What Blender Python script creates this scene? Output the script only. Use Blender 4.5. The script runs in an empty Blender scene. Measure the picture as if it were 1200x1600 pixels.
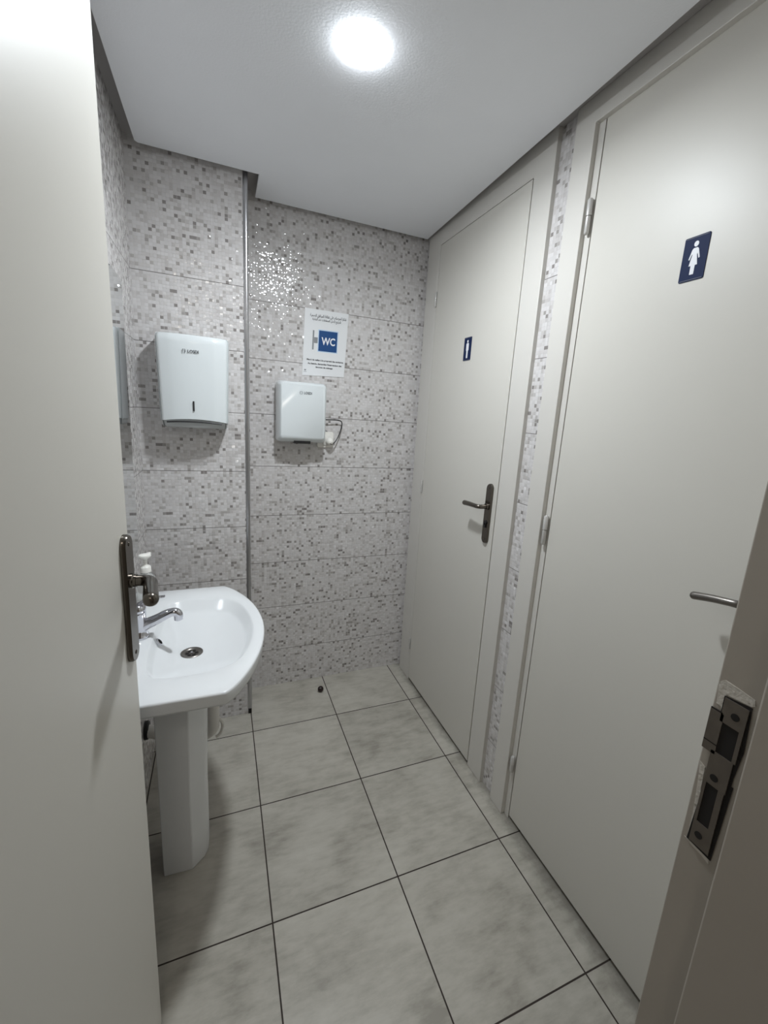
import bpy, bmesh, math, random
from mathutils import Vector, Matrix

# ------------------------------------------------------------------ camera, world, exposure
SC = bpy.context.scene
COL = SC.collection
random.seed(4)

CAM = Vector((-0.1116, -1.8129, 1.4576))
YAW, PITCH, ROLL, FPX = 0.3989, 0.2099, 0.0652, 670.86
PPX, PPY = 22.24, -4.88
cy_, sy_ = math.cos(YAW), math.sin(YAW)
fwd = Vector((sy_ * math.cos(PITCH), cy_ * math.cos(PITCH), -math.sin(PITCH)))
rt = Vector((cy_, -sy_, 0))
up = rt.cross(fwd)
c_, s_ = math.cos(ROLL), math.sin(ROLL)
R_, U_ = c_ * rt + s_ * up, -s_ * rt + c_ * up
cam_data = bpy.data.cameras.new('camera')
cam_data.sensor_fit = 'VERTICAL'
cam_data.sensor_height = 32.0
cam_data.sensor_width = 24.0
cam_data.lens = 32.0 * FPX / 1600.0
cam_data.shift_x = -PPX / 1600.0
cam_data.shift_y = PPY / 1600.0
cam_data.clip_start = 0.02
cam = bpy.data.objects.new('camera', cam_data)
COL.objects.link(cam)
m = Matrix((R_, U_, -fwd)).transposed().to_4x4()
m.translation = CAM
cam.matrix_world = m
SC.camera = cam

world = bpy.data.worlds.new('world')
world.use_nodes = True
world.node_tree.nodes['Background'].inputs[0].default_value = (0.02, 0.02, 0.02, 1)
world.node_tree.nodes['Background'].inputs[1].default_value = 0.0
SC.world = world
SC.view_settings.view_transform = 'Standard'
SC.view_settings.look = 'None'
SC.view_settings.gamma = 1.0
SC.view_settings.use_curve_mapping = False
SC.view_settings.exposure = 1.68

LAMP_EMIT = 78.0        # the round ceiling lamp (see ceiling_light): glow of its diffuser
LAMP_BEAM = 2.6         # and the downward beam of its LED panel, in watts
HALL_FILL = 5.0         # fill lamp added in the unseen hall behind the camera

# ------------------------------------------------------------------ dimensions
XL, XR = -0.400, 0.869          # left wall, wall with the doors
YB, YC = 0.331, 0.136           # back wall, front of the tiled column
XC = 0.0                        # right side of the column
YF = -1.555                     # room side of the entry wall
H, HS = 2.307, 2.346            # ceiling slab, soffit above it
TX, TY = 0.3928, 0.4066         # floor tile

# ------------------------------------------------------------------ materials
def new_mat(name):
    mt = bpy.data.materials.new(name)
    mt.use_nodes = True
    nt = mt.node_tree
    return mt, nt, nt.nodes['Principled BSDF']

def simple(name, col, rough=0.5, metal=0.0, coat=0.0, spec=0.5, noise=0.0, nscale=8.0, bump=0.0, bscale=60.0):
    mt, nt, b = new_mat(name)
    b.inputs['Base Color'].default_value = (*col, 1)
    b.inputs['Roughness'].default_value = rough
    b.inputs['Metallic'].default_value = metal
    b.inputs['Coat Weight'].default_value = coat
    b.inputs['Specular IOR Level'].default_value = spec
    tc = nt.nodes.new('ShaderNodeNewGeometry')
    if noise > 0:
        n = nt.nodes.new('ShaderNodeTexNoise')
        n.inputs['Scale'].default_value = nscale
        n.inputs['Detail'].default_value = 4
        nt.links.new(tc.outputs['Position'], n.inputs['Vector'])
        mx = nt.nodes.new('ShaderNodeMix'); mx.data_type = 'RGBA'
        mx.inputs['A'].default_value = (*[c * (1 - noise) for c in col], 1)
        mx.inputs['B'].default_value = (*[min(1, c * (1 + noise)) for c in col], 1)
        nt.links.new(n.outputs['Fac'], mx.inputs['Factor'])
        nt.links.new(mx.outputs['Result'], b.inputs['Base Color'])
    if bump > 0:
        n = nt.nodes.new('ShaderNodeTexNoise')
        n.inputs['Scale'].default_value = bscale
        n.inputs['Detail'].default_value = 3
        nt.links.new(tc.outputs['Position'], n.inputs['Vector'])
        bp = nt.nodes.new('ShaderNodeBump')
        bp.inputs['Strength'].default_value = bump
        bp.inputs['Distance'].default_value = 0.002
        nt.links.new(n.outputs['Fac'], bp.inputs['Height'])
        nt.links.new(bp.outputs['Normal'], b.inputs['Normal'])
    return mt

class G:
    """small node-graph writer"""
    def __init__(s, nt): s.nt = nt
    def _in(s, sock, v):
        if hasattr(v, 'links') or isinstance(v, bpy.types.NodeSocket): s.nt.links.new(v, sock)
        else: sock.default_value = v
    def math(s, op, a, b=0.0, c=None):
        n = s.nt.nodes.new('ShaderNodeMath'); n.operation = op
        s._in(n.inputs[0], a); s._in(n.inputs[1], b)
        if c is not None: s._in(n.inputs[2], c)
        return n.outputs[0]
    def comb(s, x, y, z=0.0):
        n = s.nt.nodes.new('ShaderNodeCombineXYZ')
        s._in(n.inputs[0], x); s._in(n.inputs[1], y); s._in(n.inputs[2], z)
        return n.outputs[0]
    def white(s, v):
        n = s.nt.nodes.new('ShaderNodeTexWhiteNoise'); n.noise_dimensions = '3D'
        s._in(n.inputs['Vector'], v); return n.outputs['Value'], n.outputs['Color']
    def noise(s, v, scale, detail=3.0, rough=0.5):
        n = s.nt.nodes.new('ShaderNodeTexNoise')
        s._in(n.inputs['Vector'], v); n.inputs['Scale'].default_value = scale
        n.inputs['Detail'].default_value = detail; n.inputs['Roughness'].default_value = rough
        return n.outputs['Fac']
    def ramp(s, f, stops, const=False):
        n = s.nt.nodes.new('ShaderNodeValToRGB')
        cr = n.color_ramp
        if const: cr.interpolation = 'CONSTANT'
        while len(cr.elements) < len(stops): cr.elements.new(0.5)
        for e, (p, c) in zip(cr.elements, stops):
            e.position = p; e.color = (*c, 1) if len(c) == 3 else c
        s._in(n.inputs[0], f); return n.outputs[0]
    def mix(s, f, a, b):
        n = s.nt.nodes.new('ShaderNodeMix'); n.data_type = 'RGBA'
        s._in(n.inputs['Factor'], f)
        for k, v in (('A', a), ('B', b)):
            if isinstance(v, tuple): n.inputs[k].default_value = (*v, 1)
            else: s.nt.links.new(v, n.inputs[k])
        return n.outputs['Result']

def mosaic_mat(name, axis):
    """printed glossy mosaic wall tile; axis 0 = wall runs in x, 1 = wall runs in y"""
    mt, nt, b = new_mat(name)
    g = G(nt)
    geo = nt.nodes.new('ShaderNodeNewGeometry')
    sp = nt.nodes.new('ShaderNodeSeparateXYZ')
    nt.links.new(geo.outputs['Position'], sp.inputs[0])
    u = sp.outputs[axis]
    v = g.math('SUBTRACT', sp.outputs[2], 0.2080)
    C = 0.2448 / 20
    us, vs = g.math('DIVIDE', g.math('ADD', u, 5.0), C), g.math('DIVIDE', g.math('ADD', v, 0.2448 * 10), C)
    cu, cv = g.math('FLOOR', us), g.math('FLOOR', vs)
    fu, fv = g.math('FRACT', us), g.math('FRACT', vs)
    r1, rc1 = g.white(g.comb(cu, cv, 3.0 + axis))
    # pairs: two cells sharing one print
    pu = g.math('FLOOR', g.math('DIVIDE', us, 2.0))
    rp, _ = g.white(g.comb(pu, cv, 17.0))
    rq, _ = g.white(g.comb(pu, cv, 29.0))
    pair = g.math('GREATER_THAN', rp, 0.88)
    r = g.math('ADD', g.math('MULTIPLY', pair, rq), g.math('MULTIPLY', g.math('SUBTRACT', 1.0, pair), r1))
    base = (0.645, 0.625, 0.62)
    stops = [(0.0, (0.27, 0.25, 0.24)), (0.028, (0.35, 0.33, 0.315)), (0.062, (0.46, 0.435, 0.42)),
             (0.115, (0.545, 0.52, 0.51)), (0.22, (0.615, 0.59, 0.58)), (0.42, base), (0.72, (0.69, 0.67, 0.665))]
    colr = g.ramp(r, stops, True)
    # fine joints of the print
    du = g.math('ABSOLUTE', g.math('SUBTRACT', fu, 0.5))
    dv = g.math('ABSOLUTE', g.math('SUBTRACT', fv, 0.5))
    edge = g.math('GREATER_THAN', g.math('MAXIMUM', g.math('MULTIPLY', du, g.math('SUBTRACT', 1.0, g.math('MULTIPLY', pair, 0.3))), dv), 0.455)
    jr, _ = g.white(g.comb(cu, cv, 51.0))
    jcol = g.mix(g.math('GREATER_THAN', jr, 0.70), (0.655, 0.635, 0.625), (0.57, 0.545, 0.535))
    colr = g.mix(edge, colr, jcol)
    # real joints between tiles (0.2448 rows, 0.50 columns)
    tv = g.math('ABSOLUTE', g.math('SUBTRACT', g.math('FRACT', g.math('ADD', g.math('DIVIDE', v, 0.2448), 10.5)), 0.5))
    row = g.math('LESS_THAN', tv, 0.0042)
    tu = g.math('ABSOLUTE', g.math('SUBTRACT', g.math('FRACT', g.math('ADD', g.math('DIVIDE', g.math('SUBTRACT', u, 0.38), 0.5), 10.5)), 0.5))
    colm = g.math('MULTIPLY', g.math('LESS_THAN', tu, 0.0011), 0.30)
    row = g.math('MULTIPLY', row, g.math('LESS_THAN', sp.outputs[2], 2.05))
    colr = g.mix(row, colr, (0.17, 0.155, 0.145))
    colr = g.mix(colm, colr, (0.22, 0.20, 0.19))
    nt.links.new(colr, b.inputs['Base Color'])
    b.inputs['Roughness'].default_value = 0.09
    # relief: pillow per cell, random tilt per cell, waves
    sc = nt.nodes.new('ShaderNodeSeparateColor')
    nt.links.new(rc1, sc.inputs[0])
    wild = g.math('ADD', 1.0, g.math('MULTIPLY', g.math('GREATER_THAN', jr, 0.80), 2.6))
    ta = g.math('MULTIPLY', g.math('MULTIPLY', g.math('SUBTRACT', sc.outputs[0], 0.5), wild), 0.105 * C)
    tb = g.math('MULTIPLY', g.math('MULTIPLY', g.math('SUBTRACT', sc.outputs[1], 0.5), wild), 0.135 * C)
    h = g.math('ADD', g.math('MULTIPLY', ta, fu), g.math('MULTIPLY', tb, fv))
    bulge = g.math('ADD', g.math('MULTIPLY', du, du), g.math('MULTIPLY', dv, dv))
    h = g.math('SUBTRACT', h, g.math('MULTIPLY', bulge, g.math('MULTIPLY', g.math('ADD', 0.012, g.math('MULTIPLY', sc.outputs[2], 0.085)), C)))
    h = g.math('ADD', h, g.math('MULTIPLY', g.noise(geo.outputs['Position'], 110.0, 1.0), 0.00010))
    h = g.math('SUBTRACT', h, g.math('MULTIPLY', row, 0.0008))
    bp = nt.nodes.new('ShaderNodeBump')
    bp.inputs['Strength'].default_value = 1.0
    bp.inputs['Distance'].default_value = 1.0
    nt.links.new(h, bp.inputs['Height'])
    nt.links.new(bp.outputs['Normal'], b.inputs['Normal'])
    return mt

def floor_mat():
    mt, nt, b = new_mat('floor_tile')
    g = G(nt)
    geo = nt.nodes.new('ShaderNodeNewGeometry')
    sp = nt.nodes.new('ShaderNodeSeparateXYZ')
    nt.links.new(geo.outputs['Position'], sp.inputs[0])
    x, y = sp.outputs[0], sp.outputs[1]
    ux, uy = g.math('ADD', g.math('DIVIDE', x, TX), 10.0), g.math('ADD', g.math('DIVIDE', y, TY), 10.0)
    ix, iy = g.math('FLOOR', ux), g.math('FLOOR', uy)
    rnd, _ = g.white(g.comb(ix, iy, 1.0))
    vec = g.comb(g.math('ADD', x, g.math('MULTIPLY', rnd, 7.0)), g.math('ADD', g.math('MULTIPLY', y, 1.0), g.math('MULTIPLY', rnd, 3.0)), rnd)
    cloud = g.noise(vec, 5.5, 5.0, 0.55)
    svec = g.comb(g.math('MULTIPLY', g.math('ADD', x, rnd), 0.55), g.math('MULTIPLY', g.math('ADD', y, rnd), 1.7), rnd)
    streak = g.noise(svec, 26.0, 6.0, 0.62)
    t = g.math('ADD', g.math('MULTIPLY', cloud, 0.58), g.math('MULTIPLY', streak, 0.42))
    colr = g.ramp(t, [(0.34, (0.31, 0.292, 0.25)), (0.45, (0.415, 0.393, 0.342)), (0.54, (0.48, 0.457, 0.402)), (0.68, (0.54, 0.517, 0.46))])
    shade = g.math('ADD', 0.95, g.math('MULTIPLY', rnd, 0.08))
    n = nt.nodes.new('ShaderNodeVectorMath'); n.operation = 'SCALE'
    nt.links.new(colr, n.inputs[0]); nt.links.new(shade, n.inputs['Scale'])
    # dirt that has settled along the foot of the doors
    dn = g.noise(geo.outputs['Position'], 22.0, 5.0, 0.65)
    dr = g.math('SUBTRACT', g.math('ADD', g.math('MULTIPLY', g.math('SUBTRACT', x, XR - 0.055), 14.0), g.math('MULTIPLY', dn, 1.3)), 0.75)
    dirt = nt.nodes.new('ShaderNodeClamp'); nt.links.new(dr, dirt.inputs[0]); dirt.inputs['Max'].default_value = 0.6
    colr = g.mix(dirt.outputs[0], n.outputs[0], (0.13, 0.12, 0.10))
    dx = g.math('MULTIPLY', g.math('ABSOLUTE', g.math('SUBTRACT', g.math('FRACT', g.math('ADD', ux, 0.5)), 0.5)), TX)
    dy = g.math('MULTIPLY', g.math('ABSOLUTE', g.math('SUBTRACT', g.math('FRACT', g.math('ADD', uy, 0.5)), 0.5)), TY)
    d = g.math('MINIMUM', dx, dy)
    gr = g.math('LESS_THAN', d, 0.0021)
    colr = g.mix(gr, colr, (0.035, 0.025, 0.020))
    nt.links.new(colr, b.inputs['Base Color'])
    rr = g.math('ADD', 0.36, g.math('MULTIPLY', gr, 0.5))
    nt.links.new(rr, b.inputs['Roughness'])
    bp = nt.nodes.new('ShaderNodeBump')
    bp.inputs['Strength'].default_value = 0.5; bp.inputs['Distance'].default_value = 0.0015
    hh = g.math('ADD', g.math('MULTIPLY', g.math('SUBTRACT', 1.0, gr), 1.0), g.math('MULTIPLY', streak, 0.12))
    nt.links.new(hh, bp.inputs['Height']); nt.links.new(bp.outputs['Normal'], b.inputs['Normal'])
    return mt

def emit_mat(name, col, strength):
    mt, nt, b = new_mat(name)
    b.inputs['Base Color'].default_value = (0.9, 0.9, 0.9, 1)
    b.inputs['Emission Color'].default_value = (*col, 1)
    b.inputs['Emission Strength'].default_value = strength
    return mt

M_TX = mosaic_mat('mosaic_tile_along_x', 0)
M_TY = mosaic_mat('mosaic_tile_along_y', 1)
M_FLOOR = floor_mat()
M_CEIL = simple('ceiling_paint', (0.86, 0.875, 0.91), 0.75, noise=0.02, bump=0.15, bscale=180)
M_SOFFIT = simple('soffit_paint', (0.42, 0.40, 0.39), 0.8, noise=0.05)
M_PAINT = simple('door_paint', (0.645, 0.625, 0.575), 0.42, noise=0.015, nscale=3, bump=0.05, bscale=40)
M_FRAME = simple('frame_paint', (0.655, 0.635, 0.595), 0.38, noise=0.02, nscale=5, bump=0.08, bscale=60)
M_JAMB_SHADE = simple('shaded_jamb_paint', (0.37, 0.335, 0.29), 0.45, noise=0.05, nscale=7, bump=0.15, bscale=40)  # door paint darkened, the jamb's shadow side put into the colour
M_CHIP = simple('bare_plaster', (0.56, 0.53, 0.48), 0.8, noise=0.2, nscale=90, bump=0.6, bscale=200)
M_HALL = simple('hall_paint', (0.66, 0.62, 0.57), 0.8)
M_CER = simple('white_ceramic', (0.76, 0.775, 0.785), 0.17)
M_PLAS = simple('white_plastic', (0.72, 0.76, 0.77), 0.16, coat=0.2)
M_PLASG = simple('grey_white_plastic', (0.50, 0.52, 0.52), 0.3)
M_PVC = simple('white_pipe_plastic', (0.72, 0.70, 0.66), 0.35)
M_PUMP = simple('pump_plastic', (0.85, 0.83, 0.78), 0.25)
M_CHROME = simple('chrome', (0.62, 0.62, 0.66), 0.07, metal=1.0)
M_NICKEL = simple('dark_satin_nickel', (0.15, 0.135, 0.118), 0.22, metal=1.0)
M_NICKEL2 = simple('brushed_nickel', (0.21, 0.195, 0.18), 0.34, metal=1.0)
M_STRIKE = simple('worn_steel', (0.155, 0.135, 0.115), 0.5, metal=0.6, noise=0.2, nscale=60)
M_TRIM = simple('aluminium_trim', (0.46, 0.46, 0.47), 0.28, metal=0.9)
M_BLACK = simple('black_plastic', (0.012, 0.012, 0.013), 0.4)
M_VOID = simple('unlit_hollow', (0.010, 0.008, 0.007), 0.9)
M_INK = simple('black_ink', (0.015, 0.015, 0.02), 0.6)
M_GREY = simple('grey_ink', (0.25, 0.26, 0.27), 0.6)
M_PAPER = simple('laminated_paper', (0.78, 0.79, 0.80), 0.3)
M_BLUE = simple('sign_blue', (0.0005, 0.055, 0.20), 0.35)
M_NAVY = simple('navy_plate', (0.004, 0.014, 0.062), 0.6, spec=0.2)
M_WHITE = simple('white_ink', (0.80, 0.81, 0.85), 0.45)
M_LBLUE = simple('pale_blue_ink', (0.50, 0.64, 0.80), 0.5)
M_MIRROR = simple('mirror_silver', (0.80, 0.82, 0.82), 0.015, metal=1.0)
M_BROWN = simple('dark_brown_rubber', (0.020, 0.010, 0.009), 0.3)
M_LAMP = emit_mat('lamp_diffuser_light', (0.90, 0.955, 1.0), LAMP_EMIT)
M_HFILL = emit_mat('hall_fill_emission', (1.0, 0.93, 0.84), HALL_FILL)
M_HINGE = simple('painted_hinge', (0.56, 0.55, 0.53), 0.3, metal=0.2)

def glass_like():
    mt, nt, b = new_mat('frosted_bottle_plastic')
    b.inputs['Base Color'].default_value = (0.85, 0.86, 0.84, 1)
    b.inputs['Roughness'].default_value = 0.15
    b.inputs['Transmission Weight'].default_value = 0.75
    b.inputs['IOR'].default_value = 1.3
    return mt
M_BOTTLE = glass_like()

# ------------------------------------------------------------------ mesh helpers
def finish(bm, name, mt, parent=None, smooth=False, bevel=0.0, segs=2, kind=None):
    bmesh.ops.recalc_face_normals(bm, faces=bm.faces)
    me = bpy.data.meshes.new(name)
    bm.to_mesh(me); bm.free()
    me.materials.append(mt)
    o = bpy.data.objects.new(name, me)
    COL.objects.link(o)
    if smooth:
        for p in me.polygons: p.use_smooth = True
        me.set_sharp_from_angle(angle=math.radians(40))
    if bevel > 0:
        md = o.modifiers.new('bevel', 'BEVEL'); md.width = bevel; md.segments = segs
        md.limit_method = 'ANGLE'; md.angle_limit = math.radians(35)
        for p in me.polygons: p.use_smooth = True
        me.set_sharp_from_angle(angle=math.radians(60))
        md.harden_normals = False
    if parent is not None:
        o.parent = parent
        w = parent; t = Vector((0, 0, 0))
        while w is not None:
            t += w.location; w = w.parent
        o.location = -t
    if kind: o['kind'] = kind
    return o

def thing(name, label, cat, loc=(0, 0, 0), group=None):
    o = bpy.data.objects.new(name, None)
    o.empty_display_size = 0.05
    COL.objects.link(o); o.location = loc
    o['label'] = label; o['category'] = cat
    if group: o['group'] = group
    return o

def tag(o, label, cat, group=None):
    o['label'] = label; o['category'] = cat
    if group: o['group'] = group
    return o

def box(bm, x0, x1, y0, y1, z0, z1):
    vs = [bm.verts.new((x, y, z)) for x in (x0, x1) for y in (y0, y1) for z in (z0, z1)]
    for f in ((0, 1, 3, 2), (4, 6, 7, 5), (0, 4, 5, 1), (2, 3, 7, 6), (0, 2, 6, 4), (1, 5, 7, 3)):
        bm.faces.new([vs[i] for i in f])

def obox(bm, o, a, b, c, ra, rb, rc):
    """box in frame o + a*ra.. with unit axes a,b,c and (lo,hi) ranges"""
    o, a, b, c = Vector(o), Vector(a), Vector(b), Vector(c)
    vs = [bm.verts.new(o + a * i + b * j + c * k) for i in ra for j in rb for k in rc]
    for f in ((0, 1, 3, 2), (4, 6, 7, 5), (0, 4, 5, 1), (2, 3, 7, 6), (0, 2, 6, 4), (1, 5, 7, 3)):
        bm.faces.new([vs[i] for i in f])

def loft(bm, rings, cap0=True, cap1=True, closed=True):
    rs = [[bm.verts.new(p) for p in r] for r in rings]
    n = len(rs[0])
    for a, b in zip(rs, rs[1:]):
        for i in range(n if closed else n - 1):
            j = (i + 1) % n
            bm.faces.new((a[i], a[j], b[j], b[i]))
    if cap0: bm.faces.new(rs[0])
    if cap1: bm.faces.new(list(reversed(rs[-1])))
    return rs

def circle(c, a, b, r, n=24, rb=None):
    c, a, b = Vector(c), Vector(a), Vector(b)
    rb = r if rb is None else rb
    return [c + a * (r * math.cos(2 * math.pi * k / n)) + b * (rb * math.sin(2 * math.pi * k / n)) for k in range(n)]

def frame_of(d):
    d = Vector(d).normalized()
    h = Vector((0, 0, 1)) if abs(d.z) < 0.9 else Vector((1, 0, 0))
    a = d.cross(h).normalized()
    return a, d.cross(a).normalized()

def tube(bm, pts, rad, n=14, caps=True):
    pts = [Vector(p) for p in pts]
    rads = rad if isinstance(rad, (list, tuple)) else [rad] * len(pts)
    rings = []
    a = None
    for i, p in enumerate(pts):
        d = (pts[min(i + 1, len(pts) - 1)] - pts[max(i - 1, 0)]).normalized()
        if a is None: a, b = frame_of(d)
        else:
            a = (a - d * a.dot(d)).normalized(); b = d.cross(a).normalized()
        rings.append([p + a * (rads[i] * math.cos(2 * math.pi * k / n)) + b * (rads[i] * math.sin(2 * math.pi * k / n)) for k in range(n)])
    loft(bm, rings, caps, caps)

def lathe(bm, c, axis, prof, n=28):
    """prof = [(radius, distance along axis)]"""
    c, axis = Vector(c), Vector(axis).normalized()
    a, b = frame_of(axis)
    loft(bm, [circle(c + axis * h, a, b, max(r, 1e-5), n) for r, h in prof])

def ball(bm, c, r, n=20, squash=1.0):
    prof = [(r * math.sin(math.pi * k / 12), -r * squash * math.cos(math.pi * k / 12)) for k in range(13)]
    lathe(bm, c, (0, 0, 1), prof, n)

def smooth_path(pts, k=6):
    pts = [Vector(p) for p in pts]
    out = []
    P = [pts[0]] + pts + [pts[-1]]
    for i in range(1, len(P) - 2):
        for s in range(k):
            t = s / k
            a, b, c, d = P[i - 1], P[i], P[i + 1], P[i + 2]
            out.append(0.5 * ((2 * b) + (c - a) * t + (2 * a - 5 * b + 4 * c - d) * t * t + (3 * b - a - 3 * c + d) * t ** 3))
    out.append(pts[-1])
    return out

def rrect(w, h, r, n=6):
    out = []
    for cx, cy, a0 in ((w / 2 - r, h / 2 - r, 0), (-w / 2 + r, h / 2 - r, 90), (-w / 2 + r, -h / 2 + r, 180), (w / 2 - r, -h / 2 + r, 270)):
        for k in range(n + 1):
            a = math.radians(a0 + 90 * k / n)
            out.append((cx + r * math.cos(a), cy + r * math.sin(a)))
    return out

def plate(bm, o, a, b, nrm, outline, t, lift=0.0, inset=0.0):
    """extrude a 2-D outline (in a,b) by t along nrm, optional inset of the front edge"""
    o, a, b, nrm = Vector(o), Vector(a), Vector(b), Vector(nrm)
    r0 = [o + a * u + b * v + nrm * lift for u, v in outline]
    if inset > 0:
        cu = sum(u for u, v in outline) / len(outline); cv = sum(v for u, v in outline) / len(outline)
        wu = max(u for u, v in outline) - min(u for u, v in outline)
        wv = max(v for u, v in outline) - min(v for u, v in outline)
        fu, fv = 1 - 2 * inset / wu, 1 - 2 * inset / wv
        r1 = [o + a * u + b * v + nrm * (lift + t * 0.55) for u, v in outline]
        r2 = [o + a * (cu + (u - cu) * fu) + b * (cv + (v - cv) * fv) + nrm * (lift + t) for u, v in outline]
        loft(bm, [r0, r1, r2])
    else:
        loft(bm, [r0, [p + nrm * t for p in r0]])

def text_mesh(body, size_w, o, a, b, nrm, mt, name, parent, lift=0.0006, height=None, bold=0.0, align='CENTER'):
    """flat lettering as mesh, scaled to width size_w, centred at o (or starting there)"""
    cu = bpy.data.curves.new('lettering', 'FONT')
    cu.body = body; cu.extrude = 0.0; cu.offset = bold; cu.align_x = 'LEFT'
    cu.resolution_u = 3
    tmp = bpy.data.objects.new('lettering', cu)
    COL.objects.link(tmp)
    bpy.context.view_layer.update()
    dg = bpy.context.evaluated_depsgraph_get()
    me = bpy.data.meshes.new_from_object(tmp.evaluated_get(dg))
    bpy.data.objects.remove(tmp)
    xs = [v.co.x for v in me.vertices]; ys = [v.co.y for v in me.vertices]
    x0, x1, y0, y1 = min(xs), max(xs), min(ys), max(ys)
    s = size_w / (x1 - x0)
    sy = s if height is None else height / (y1 - y0)
    o, a, b, nrm = Vector(o), Vector(a), Vector(b), Vector(nrm)
    cx = (x0 + x1) / 2 if align == 'CENTER' else x0
    for v in me.vertices:
        u, w = (v.co.x - cx) * s, (v.co.y - (y0 + y1) / 2) * sy
        v.co = o + a * u + b * w + nrm * lift
    me.name = name
    me.materials.clear(); me.materials.append(mt)
    ob = bpy.data.objects.new(name, me)
    COL.objects.link(ob)
    if parent is not None:
        ob.parent = parent
        w = parent; t = Vector((0, 0, 0))
        while w is not None:
            t += w.location; w = w.parent
        ob.location = -t
    return ob

X, Y, Z = Vector((1, 0, 0)), Vector((0, 1, 0)), Vector((0, 0, 1))

# ------------------------------------------------------------------ the shell
def struct(name, fn, mt, **k):
    bm = bmesh.new(); fn(bm)
    return finish(bm, name, mt, kind='structure', **k)

struct('floor', lambda b: box(b, -1.3, 1.6, -4.0, 0.45, -0.06, 0.0), M_FLOOR)
struct('wall_back', lambda b: box(b, XC - 0.05, XR + 0.1, YB, YB + 0.1, 0, HS + 0.06), M_TX)
struct('wall_column', lambda b: box(b, XL - 0.06, XC, YC, YB, 0, HS + 0.02), M_TX)
struct('wall_left', lambda b: box(b, XL - 0.1, XL, YF, YC + 0.05, 0, HS + 0.02), M_TY)
# ceiling slab with its shadow gap
slab = [(-0.3600, -1.555), (-0.3590, -0.10), (-0.3575, 0.083), (-0.350, 0.092), (0.0425, 0.0930), (0.0425, 0.288), (0.836, 0.290), (0.791, -1.048), (0.774, -1.555)]
def slab_fn(b):
    loft(b, [[(x, y, H) for x, y in slab], [(x, y, H + 0.014) for x, y in slab]])
struct('ceiling', slab_fn, M_CEIL)
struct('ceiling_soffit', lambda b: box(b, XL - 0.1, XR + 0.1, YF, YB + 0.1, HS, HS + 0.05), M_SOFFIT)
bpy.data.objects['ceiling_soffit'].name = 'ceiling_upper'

# door wall: mosaic pier, far strip, strips above the frames, unlit cubicles behind
D1A, D1B = 0.170, -0.4797
XD1 = XR - 0.0157               # face of the far leaf, nearly flush with its casing
D2A, D2B = -0.755, -1.415
ZD1, ZD2 = 2.250, 2.2915
def wall_r(b):
    box(b, XR, XR + 0.08, 0.215, YB, 0, HS)
    box(b, XR, XR + 0.08, D2A + 0.025, D1B - 0.018, 0, HS)
    box(b, XR, XR + 0.08, D1B - 0.018, 0.215, ZD1 + 0.01, HS)
    box(b, XR, XR + 0.08, D2B - 0.02, D2A + 0.025, ZD2 + 0.004, HS)
    box(b, XR, XR + 0.08, YF, D2B - 0.02, 0, HS)
struct('wall_right', wall_r, M_TY)
struct('wall_cubicle', lambda b: box(b, XR + 0.2, XR + 0.24, YF, YB, 0, HS), M_VOID)

# entry wall with its opening; the camera stands just outside it
def wall_f(b):
    box(b, 0.43, XR + 0.3, YF - 0.20, YF, 0, HS + 0.05)
    box(b, XL - 0.25, -0.405, YF - 0.20, YF, 0, HS + 0.05)
    box(b, -0.405, 0.43, YF - 0.20, YF, 2.30, HS + 0.05)
struct('wall_front', wall_f, M_HALL)
# hall behind the camera
def hall(b):
    box(b, -1.15, -1.1, -3.8, YF - 0.20, 0, 2.45)
    box(b, 1.3, 1.35, -3.8, YF - 0.20, 0, 2.45)
    box(b, -1.15, 1.35, -3.85, -3.8, 0, 2.45)
    box(b, -1.15, -0.5, YF - 0.22, YF - 0.17, 0, 2.45)
    box(b, 1.1, 1.35, YF - 0.22, YF - 0.17, 0, 2.45)
struct('wall_hall', hall, M_HALL)
struct('ceiling_hall', lambda b: box(b, -1.15, 1.35, -3.85, YF - 0.17, 2.45, 2.5), M_CEIL)

# metal corner strip of the column
def corner_trim(b):
    prof = [(-0.014, -0.0015), (-0.008, -0.005), (-0.001, -0.0055), (0.003, -0.003), (0.0045, 0.001), (0.004, 0.012), (0.0, 0.012), (-0.014, 0.0)]
    loft(b, [[(XC + u, YC + v, z) for u, v in prof] for z in (0.028, HS)])
struct('trim_1', corner_trim, M_TRIM, smooth=True)
def corner_gap(b):
    box(b, XC - 0.012, XC + 0.003, YC - 0.003, YC + 0.006, 0.0, 0.028)
_b = bmesh.new(); corner_gap(_b); finish(_b, 'trim_end', M_VOID, parent=bpy.data.objects['trim_1'])

# ------------------------------------------------------------------ cubicle doors in the right wall
def door_casing(n, ya_out, ya_in, yb_in, yb_out, z_in, z_top):
    """architrave 16 mm proud of the leaf: one U-shaped mesh"""
    x0, x1 = XR - 0.016, XR + 0.02
    def fn(b):
        out = [(yb_out, 0), (yb_out, z_top), (ya_out, z_top), (ya_out, 0), (ya_in, 0), (ya_in, z_in), (yb_in, z_in), (yb_in, 0)]
        loft(b, [[(x0, y, z) for y, z in out], [(x1, y, z) for y, z in out]])
    tr = struct('trim_%d' % n, fn, M_FRAME, bevel=0.0015)
    return tr

def hinge(parent, y, z0, z1, r, x=XR - 0.010):
    bm = bmesh.new()
    h = z1 - z0
    lathe(bm, (x, y, z0), Z, [(r * 0.5, -0.004), (r * 0.8, -0.002), (r * 0.9, 0), (r * 0.9, h * 0.49), (r * 0.55, h * 0.5), (r * 0.55, h * 0.515), (r, h * 0.52), (r, h - 0.001), (r * 0.6, h + 0.003)], 14)
    box(bm, x, XR, y - 0.001, y + r * 0.4, z0 + 0.003, z0 + h * 0.48)
    return finish(bm, 'hinge', M_HINGE, parent, smooth=True)

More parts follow.
